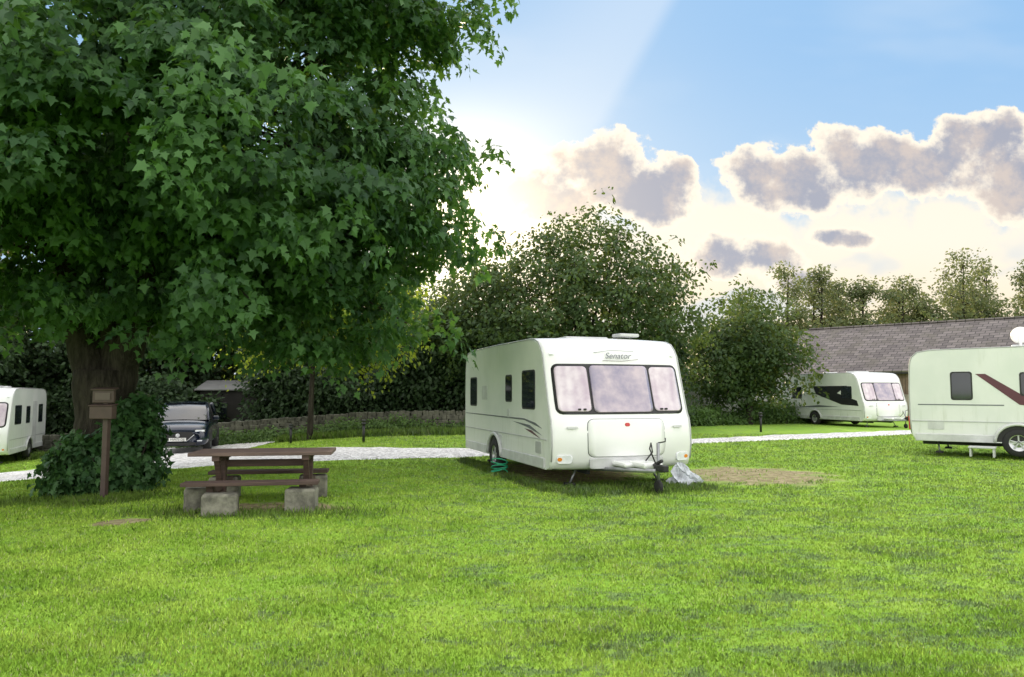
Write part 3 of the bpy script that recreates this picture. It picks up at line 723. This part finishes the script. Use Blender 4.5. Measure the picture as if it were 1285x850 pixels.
def barn(name,ridge0,dirv,Ln,half,zr,ze):
    ang=math.atan2(dirv[1],dirv[0]); par=empty(name,(ridge0[0],ridge0[1],0),ang)
    sl=math.atan2(zr-ze,half); SL=math.hypot(half,zr-ze)+.35
    for sg in(-1,1):
        bm=bmesh.new(); nu,nv=60,10; vs=[]
        for j in range(nv+1):
            for i in range(nu+1):
                vs.append(bm.verts.new((i/nu*(Ln+.6)-.3,-j/nv*SL,.05*math.sin(i*.35)*math.sin(j*.5)+random.uniform(-.012,.012))))
        for j in range(nv):
            for i in range(nu): bm.faces.new([vs[j*(nu+1)+i],vs[(j+1)*(nu+1)+i],vs[(j+1)*(nu+1)+i+1],vs[j*(nu+1)+i+1]])
        me=bpy.data.meshes.new('roof_slope'); bm.to_mesh(me); bm.free(); me.materials.append(M_slate)
        o=link(bpy.data.objects.new('roof_slope',me),par)
        md=o.modifiers.new('s','SOLIDIFY'); md.thickness=.1; md.offset=0
        if sg==-1: o.location=(0,0,zr); o.rotation_euler=(sl,0,0)
        else: o.location=(Ln,0,zr); o.rotation_euler=(sl,0,math.pi)
    boxes('ridge_tiles',[(i*.5+.25,0,zr+.07,.48,.36,.1) for i in range(int(Ln/.5))],M_slate,par,.03)
    M_w=simple('barn_stone',(0.22,0.20,0.16),.9,0,.35,3,bmp=.6,bscale=8); M_cl=cladding()
    hf=half-.15
    boxes('stone_wall',[(Ln/2,-hf,.75,Ln,.4,1.5),(Ln/2,hf,(ze)/2,Ln,.4,ze)],M_w,par,.0)
    boxes('cladding',[(Ln/2,-hf,(1.5+ze)/2,Ln,.2,ze-1.5)],M_cl,par,0)
    lst=[(k*3.0+.3,-hf-.22,ze/2,.22,.2,ze-.1) for k in range(int(Ln/3)+1)]
    boxes('posts',lst,M_wood,par,.01)
    for x in(.1,Ln-.1):
        V=[(x-.15,-hf,0),(x-.15,hf,0),(x-.15,hf,ze-.02),(x-.15,0,zr-.15),(x-.15,-hf,ze-.02)]
        V+=[(x+.15,p[1],p[2]) for p in V]
        mesh('gable_wall',V,[(0,1,2,3,4),(9,8,7,6,5)]+[(i,(i+1)%5,(i+1)%5+5,i+5) for i in range(5)],M_w,par)
    boxes('barn_door',[(Ln*.55,-hf-.24,1.15,2.6,.06,2.3)],M_cl,par,.01)
    boxes('gutter',[(Ln/2,-half-.22,ze-.22,Ln,.12,.10)],M_black,par,.02)
    return par
barn('stone_barn',(20.8,51.5),(0.736,-0.677),34,5.2,5.95,2.95)
sh=empty('garden_shed',(-11.9,34.4,h1(-12,33)-.1),math.radians(4))
M_shed=simple('dark_timber',(0.02,0.018,0.016),.85,0,.3,3)
boxes('shed_walls',[(0,0,1.15,4.0,3.0,2.3)],M_shed,sh,.01)
boxes('shed_roof',[(0,-.82,2.52,4.4,1.75,.06,0,.24),(0,.82,2.52,4.4,1.75,.06,0,-.24)],simple('pale_sheet_roof',(0.22,0.22,0.22),.5),sh,.01)
boxes('shed_windows',[(-1.3,-1.52,1.4,1.0,.05,.7),(1.2,-1.52,1.05,.9,.05,2.0)],M_dglass,sh,.01)

# ---------------------------------------------------------------- MAPLE
tb=(-7.25,13.3,h1(-7.25,13.3))
z0=tb[2]
fork=[([(tb[0],tb[1],z0-.3),(tb[0],tb[1],z0+.3),(tb[0]-.02,tb[1],z0+1.3),(tb[0]-.1,tb[1],z0+2.1)],[.74,.60,.48,.46]),
      ([(tb[0]-.2,tb[1],z0+1.7),(tb[0]-.5,tb[1]+.1,z0+2.7),(tb[0]-1.0,tb[1]+.2,z0+4.2),(tb[0]-1.6,tb[1]+.3,z0+6.2)],[.32,.29,.24,.16]),
      ([(tb[0]+.12,tb[1],z0+1.7),(tb[0]+.38,tb[1],z0+2.7),(tb[0]+.8,tb[1]-.1,z0+4.4),(tb[0]+1.3,tb[1]-.2,z0+6.6)],[.29,.25,.21,.14]),
      ([(tb[0],tb[1]+.1,z0+1.9),(tb[0]-.1,tb[1]+.4,z0+4),(tb[0],tb[1]+.4,z0+8)],[.26,.22,.12])]
lob=[(-7.2,13.4,8.0,5.6,5.0,5.2)]*3+[(-3.9,13.3,4.2,2.4,2.3,2.1),(-3.3,13.4,6.6,2.3,2.2,2.0),(-3.5,13.4,9.0,2.4,2.4,2.2),(-5.3,9.9,5.3,2.3,1.7,2.0),(-7.6,9.6,4.9,2.4,1.7,2.0),
     (-9.6,10.2,4.8,2.2,2,2),(-3.8,11.0,5.8,2.0,1.7,2.2),(-12,13,5.2,2.5,3,2.6),(-2.8,13.6,3.5,1.7,1.5,1.3),(-2.2,13.4,5.0,1.5,1.3,1.5),(-2.1,13.3,6.2,1.3,1.2,1.0),(-7,16.5,5.5,4,2,2.2),(-2.3,13.4,8.2,1.3,1.4,1.2),(-4.4,13.2,3.0,1.5,1.5,.9),(-1.9,13.4,4.6,1.1,1.0,1.1)]
make_tree('maple_tree',tb,lob,M_maple,M_bark,clumps=455,spc=9,nl=44,cr=.85,R=.40,size=.142,tpl='maple',limbs=70,shell=.33,zmin=2.35,fork=fork,flatc=.26,hang=.85)
def shrub(name,lobes,mat,n,nl=20,R=.25,size=.1,tpl='oval',zmin=0):
    par=empty(name)
    P,out=ell_clumps(lobes,n,.25,zmin)
    foliage('foliage',P,out+np.array([0,0,.5])+rng.normal(size=P.shape)*.3,nl,R,size,mat,par,tpl,.05,.4)
    V=[];Fc=[]
    for l in lobes:
        for q in range(5):
            a=random.uniform(0,6.28); b0=(l[0]+.1*math.cos(a),l[1]+.1*math.sin(a),h1(l[0],l[1])-.05)
            tube_data([b0,(l[0]+l[3]*.3*math.cos(a),l[1]+l[4]*.3*math.sin(a),l[2]),(l[0]+l[3]*.8*math.cos(a),l[1]+l[4]*.8*math.sin(a),l[2]+l[5]*.5)],[.025,.018,.006],5,V,Fc)
    mesh('stems',V,Fc,M_bark,par,True)
    return par
shrub('ivy_shrub',[(-7.35,12.6,.25,.55,.6,.65),(-6.4,12.7,.5,.48,.55,.8),(-6.9,12.6,.25,.8,.6,.6),(-6.45,12.9,1.0,.36,.4,.6)],M_ivy,380,22,.22,.11,'maple',-.3)

# ---------------------------------------------------------------- OTHER TREES
def T(name,x,y,h,r,mat,cl,nl=16,size=.18,z_low=1.5,tr=.2,cr=.9,R=.45,limbs=12,spc=7,extra=None,shell=.4,flatc=.6):
    zc=(h+z_low)/2; g=h1(x,y)
    lobes=[(x,y,zc,r*.8,r*.8,(h-z_low)/2*.92),(x-r*.4,y-.2,zc*.85,r*.62,r*.6,(h-z_low)*.36),(x+r*.42,y,zc*.9,r*.6,r*.6,(h-z_low)*.34)]+(extra or [])
    return make_tree(name,(x,y,g),lobes,mat,M_bark,trunk_r=tr,trunk_h=max(z_low,1.5)+.5,clumps=cl,spc=spc,nl=nl,cr=cr,R=R,size=size,limbs=limbs,zmin=.3,shell=shell,flatc=flatc)
T('hawthorn_tree',2.9,32,9.4,5.4,M_tree,330,18,.19,1.2,.3,extra=[(-1.0,32,4.4,2.4,2,2.8),(6.6,32.6,4.6,2.1,2,2.7),(3.2,32,7.6,2.6,2.2,1.9),(-0.6,32,6.2,1.8,1.8,1.5)],limbs=26)
T('apple_tree',11.8,37,7.2,2.8,M_tree,170,16,.19,.6,.16,limbs=20,shell=.6,extra=[(10.0,37,3.0,1.8,1.6,2.4),(13.2,37.3,4.2,1.4,1.4,1.6)])
T('apple_tree',-7.6,28,6.6,3.2,M_yel,100,15,.16,2.4,.10,cr=.8,limbs=16,extra=[(-5.0,28,5.0,2.2,1.5,1.8),(-4.6,28,3.4,1.6,1.5,1.2)],shell=.55)
bg=[(-29,33,9,4.5),(-22.5,34,8.5,4.2),(-17,36,9.5,4.5),(-11,37,8.6,4.2),(-5.5,36,7.6,3.8),(-23,29.5,5,2.6),(-2.2,34,6.8,2.8)]
for x,y,h,r in bg: T('ash_tree',x,y,h,r,M_tree if x>-12 else M_dark,150,15,.24,.8,.22,cr=1.1,R=.55,limbs=14)
def hedge(name,x0,y0,x1,y1,h,w,mat,n,nl=16,size=.17,R=.4):
    par=empty(name); L_=math.hypot(x1-x0,y1-y0); t=rng.random(n); hz=rng.random(n)
    wob=1+.3*np.sin(t*L_*.9+1)+.2*np.sin(t*L_*2.3)
    x=x0+(x1-x0)*t+rng.normal(size=n)*.1; y=y0+(y1-y0)*t+(rng.random(n)-.5)*w
    z=H(x,y)+hz**.8*h*wob
    P=np.column_stack([x,y,z]); Nn=np.column_stack([rng.normal(size=n)*.3,-.5+rng.normal(size=n)*.3,.7+0*x])
    foliage('foliage',P,Nn,nl,R,size,mat,par)
    V=[];Fc=[]
    for k in range(int(L_/1.2)):
        q=k*1.2/L_; bx_=x0+(x1-x0)*q; by_=y0+(y1-y0)*q; g=h1(bx_,by_)
        tube_data([(bx_,by_,g-.1),(bx_+random.uniform(-.3,.3),by_,g+h*.5),(bx_+random.uniform(-.5,.5),by_,g+h*.9)],[.06,.04,.01],5,V,Fc)
    mesh('stems',V,Fc,M_bark,par,True)
hedge('hedge',-32,32.2,-13.0,32.2,3.0,2.0,M_dark,2250,18,.2,.5)
hedge('hedge',-11.2,32.2,-1,32.4,3.2,2.0,M_dark,1800,18,.2,.5)
hedge('hedge',-1.5,31.6,7.5,33.3,3.0,2.2,M_dark,1900,18,.18,.45)
hedge('hedge',7,34.5,15,39.5,.9,1.6,M_weed,700,16,.14,.35)
hedge('nettle_bank',-13,29.2,-1,30.0,.45,1.3,M_weed,900,14,.12,.3)
hedge('nettle_bank',-30,29.4,-19,29.4,.8,1.4,M_weed,500,14,.14,.3)
hedge('hedge',-42,37.5,0,38.5,5.2,2,M_dark,3400,16,.3,.75)
def far_row():
    par=empty('distant_trees'); C=[];V=[];Fc=[]
    for k in range(20):
        x=28+k*2.15+random.uniform(-.8,.8); y=84-k*.4+random.uniform(-5,5); h=random.uniform(12.6,16.6); r=random.uniform(1.8,2.7)
        tube_data([(x,y,-.5),(x,y,h*.5),(x+.3,y,h*.92)],[.25,.18,.04],6,V,Fc)
        for q in range(26):
            u_=random.random(); zc=h*(.42+.56*u_); rad=r*math.sin(math.pi*min(1,.18+.80*u_))*random.uniform(.3,1.05); a=random.uniform(0,6.28)
            cx_,cy_=x+rad*math.cos(a),y+rad*math.sin(a); m=random.randint(6,15)
            C.append(np.array([cx_,cy_,zc])+rng.normal(size=(m,3))*np.array([.55,.55,.38]))
            if q%3==0: tube_data([(x,y,zc-1.2),(cx_,cy_,zc)],[.07,.02],5,V,Fc)
    C=np.concatenate(C); foliage('foliage',C,np.array([0,-.2,1.0])+rng.normal(size=C.shape)*.5,13,.6,.30,M_far,par,flat=.2)
    n=1900; x=20+rng.random(n)*56; P=np.column_stack([x,80-x*.05+rng.normal(size=n)*1.5,rng.random(n)*(9.8+np.sin(x*1.1)*.9+np.sin(x*2.7)*.6)])
    foliage('underwood',P,np.array([0,-.4,1.0])+rng.normal(size=P.shape)*.4,16,1.0,.42,M_far,par)
    mesh('trunks',V,Fc,M_bark,par,True)
far_row()
hedge('hedge',3,44,22,58,4,2,M_dark,1300,14,.4,.8)
hedge('hedge',-120,60,-20,50,6,3,M_dark,1600,12,.9,1.4)

pts=[]
for k in range(11000):
    u_=random.random()
    a=near_main(random.uniform(-1.50,-1.26)+random.gauss(0,.06),random.uniform(-.1,5.8)) if u_<.55 else near_main(random.uniform(-1.35,1.4),random.gauss(-.20,.35))
    pts.append(a)
for (qx,qy,r) in((-3.6,9.95,.9),(-6.35,11.55,.4),(-7.2,12.0,1.1)):
    for k in range(1800): pts.append((qx+random.gauss(0,r),qy+random.gauss(0,.25)))
blades('long_grass',np.array(pts),.10,.010,M_long)
pts=np.column_stack([rng.uniform(-20,18,34000),rng.uniform(0,1,34000)])
pts[:,1]=np.where(pts[:,0]<-1,27.8+pts[:,1]*2.0,29.8+(pts[:,0]+1)*.55+pts[:,1]*3)
blades('long_grass',pts,.26,.03,M_long)

# ---------------------------------------------------------------- SKY
def uv(px,py):
    a=(px-642)/F; b=(425-py)/F
    y=math.cos(PITCH)-b*math.sin(PITCH); z=math.sin(PITCH)+b*math.cos(PITCH)
    return a/y, z/y
SU,SV=uv(565,290)
sund=Vector((SU,1,SV)).normalized()
el=math.asin(sund.z); az=math.atan2(sund.x,sund.y)
w=bpy.data.worlds.new('World'); sc.world=w; w.use_nodes=True; E.nt=w.node_tree
for n in list(E.nt.nodes): E.nt.nodes.remove(n)
out=E.nt.nodes.new('ShaderNodeOutputWorld'); bgn=E.nt.nodes.new('ShaderNodeBackground'); bgn.inputs[1].default_value=0.1
E.nt.links.new(bgn.outputs[0],out.inputs[0])
sky=E.nt.nodes.new('ShaderNodeTexSky'); sky.sky_type='NISHITA'; sky.sun_disc=False; sky.sun_elevation=el; sky.sun_rotation=az
tc=E.nt.nodes.new('ShaderNodeTexCoord'); x,y,z=sep(E(tc.outputs['Generated']))
yy=E.m('MAXIMUM',y,0.12); u=x/yy; v=z/yy
uvv=combine(u,v,0.0)
r2=E.m('POWER',(u-SU)/1.0,2.0)+E.m('POWER',(v-SV)/1.0,2.0)
glow1=E.m('EXPONENT',r2*(-1/(0.11**2))); glow2=E.m('EXPONENT',r2*(-1/(0.34**2)))
blue=mix(smooth(v,0.18,0.52),(0.48,0.68,0.90),(0.33,0.57,0.88))
c=mix(glow2*0.62,blue,(0.70,0.82,0.93))
x0,y0=uv(745,185); x1,y1=uv(850,0); dxx,dyy=x1-x0,y1-y0; ln=math.hypot(dxx,dyy); nxn,nyn=-dyy/ln,dxx/ln
sd=(u-x0)*nxn+(v-y0)*nyn
wedge=smooth(sd,-0.008,0.02)*(1-smooth(sd,0.03,0.24))
c=mix(wedge*0.36,c,(0.86,0.93,1.0))
hz=noise(combine(u*0.7,v*2.2,0.3),3.5,3,.6)
c=mix(smooth(hz,.48,.8)*0.3,c,(0.74,0.84,0.94))
dn=noise(uvv,7,5,.6)
bank=1-smooth(v-(dn-.5)*0.26,0.235,0.30)
cream=mix(smooth(v,0.02,0.22),(1.0,0.82,0.56),(1.03,0.95,0.80))
c=mix(bank*smooth(u,-0.15,0.15),c,cream)
bluegap=smooth(noise(combine(u,v*2.2,1.7),6,3,.5),.54,.64)
c=mix(bluegap*(1-smooth(v,0.15,.24))*0.6,c,(0.56,0.69,0.84))
blobs=[(680,250,70,40),(760,215,66,46),(815,240,62,42),(850,222,26,22),(1000,225,85,44),(1085,205,80,44),(1165,212,80,36),(1235,190,72,46),(1285,225,70,50),(935,320,74,27),(1010,357,38,16),(1050,300,40,14),(1340,230,80,45),(1430,180,90,50)]
m_=None
for (bx_,by_,a,b_) in blobs:
    cu,cv=uv(bx_,by_)
    q=1-(E.m('POWER',(u-cu)/(a/F),2.0)+E.m('POWER',(v-cv)/(b_/F),2.0))
    m_=q if m_ is None else E.m('MAXIMUM',m_,q)
nw=noise(uvv,17,6,.6)
m_=E.m('MAXIMUM',m_,-1.5)+(nw-.5)*4.2
rim=smooth(m_,-0.5,-0.15); core=smooth(m_,-0.15,0.75)
c=mix(rim*0.95,c,(1.12,1.0,0.82))
cc=mix(smooth(noise(uvv,13,5,.65),.38,.64),(0.34,0.37,0.48),(0.66,0.57,0.53))
c=mix(core*0.9,c,cc)
addn=E.nt.nodes.new('ShaderNodeVectorMath'); addn.operation='SCALE'; addn.inputs[0].default_value=(1.0,0.76,0.38); L(glow1*1.6+E.m('EXPONENT',r2*(-1/(0.20**2)))*0.28,addn.inputs['Scale'])
a2=E.nt.nodes.new('ShaderNodeVectorMath'); a2.operation='ADD'; L(c,a2.inputs[0]); L(E(addn.outputs[0]),a2.inputs[1]); c=E(a2.outputs[0])
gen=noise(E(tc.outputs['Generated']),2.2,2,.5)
fill_sky=mix(smooth(gen,.35,.65),(1.35,1.42,1.55),(2.35,2.25,2.1))  # unseen sky overhead and behind the camera, brightened to light lawn and caravans
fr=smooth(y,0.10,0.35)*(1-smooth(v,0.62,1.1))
c=mix(fr,fill_sky,c)
c=mix(smooth(z,-0.05,0.0),(0.35,0.40,0.25),c)
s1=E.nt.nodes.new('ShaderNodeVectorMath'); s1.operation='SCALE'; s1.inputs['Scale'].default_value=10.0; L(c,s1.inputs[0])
s2=E.nt.nodes.new('ShaderNodeVectorMath'); s2.operation='SCALE'; s2.inputs['Scale'].default_value=0.05; E.nt.links.new(sky.outputs[0],s2.inputs[0])
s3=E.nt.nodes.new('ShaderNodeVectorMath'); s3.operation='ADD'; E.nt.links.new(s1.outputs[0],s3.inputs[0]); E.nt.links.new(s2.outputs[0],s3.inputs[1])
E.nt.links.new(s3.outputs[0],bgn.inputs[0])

ld=bpy.data.lights.new('sun','SUN'); ld.energy=5.0; ld.angle=math.radians(2); ld.color=(1,.80,.52)
lo=bpy.data.objects.new('sun',ld); lo.rotation_euler=sund.to_track_quat('Z','Y').to_euler(); lo.location=(0,0,20); link(lo)

# ---------------------------------------------------------------- CAMERA
cd=bpy.data.cameras.new('camera'); cd.sensor_width=36; cd.lens=F/1285*36; cd.clip_end=3000; cd.clip_start=.05
co=bpy.data.objects.new('camera',cd); co.location=(0,0,EYE); co.rotation_euler=(math.radians(90)+PITCH,0,0); link(co)
sc.camera=co
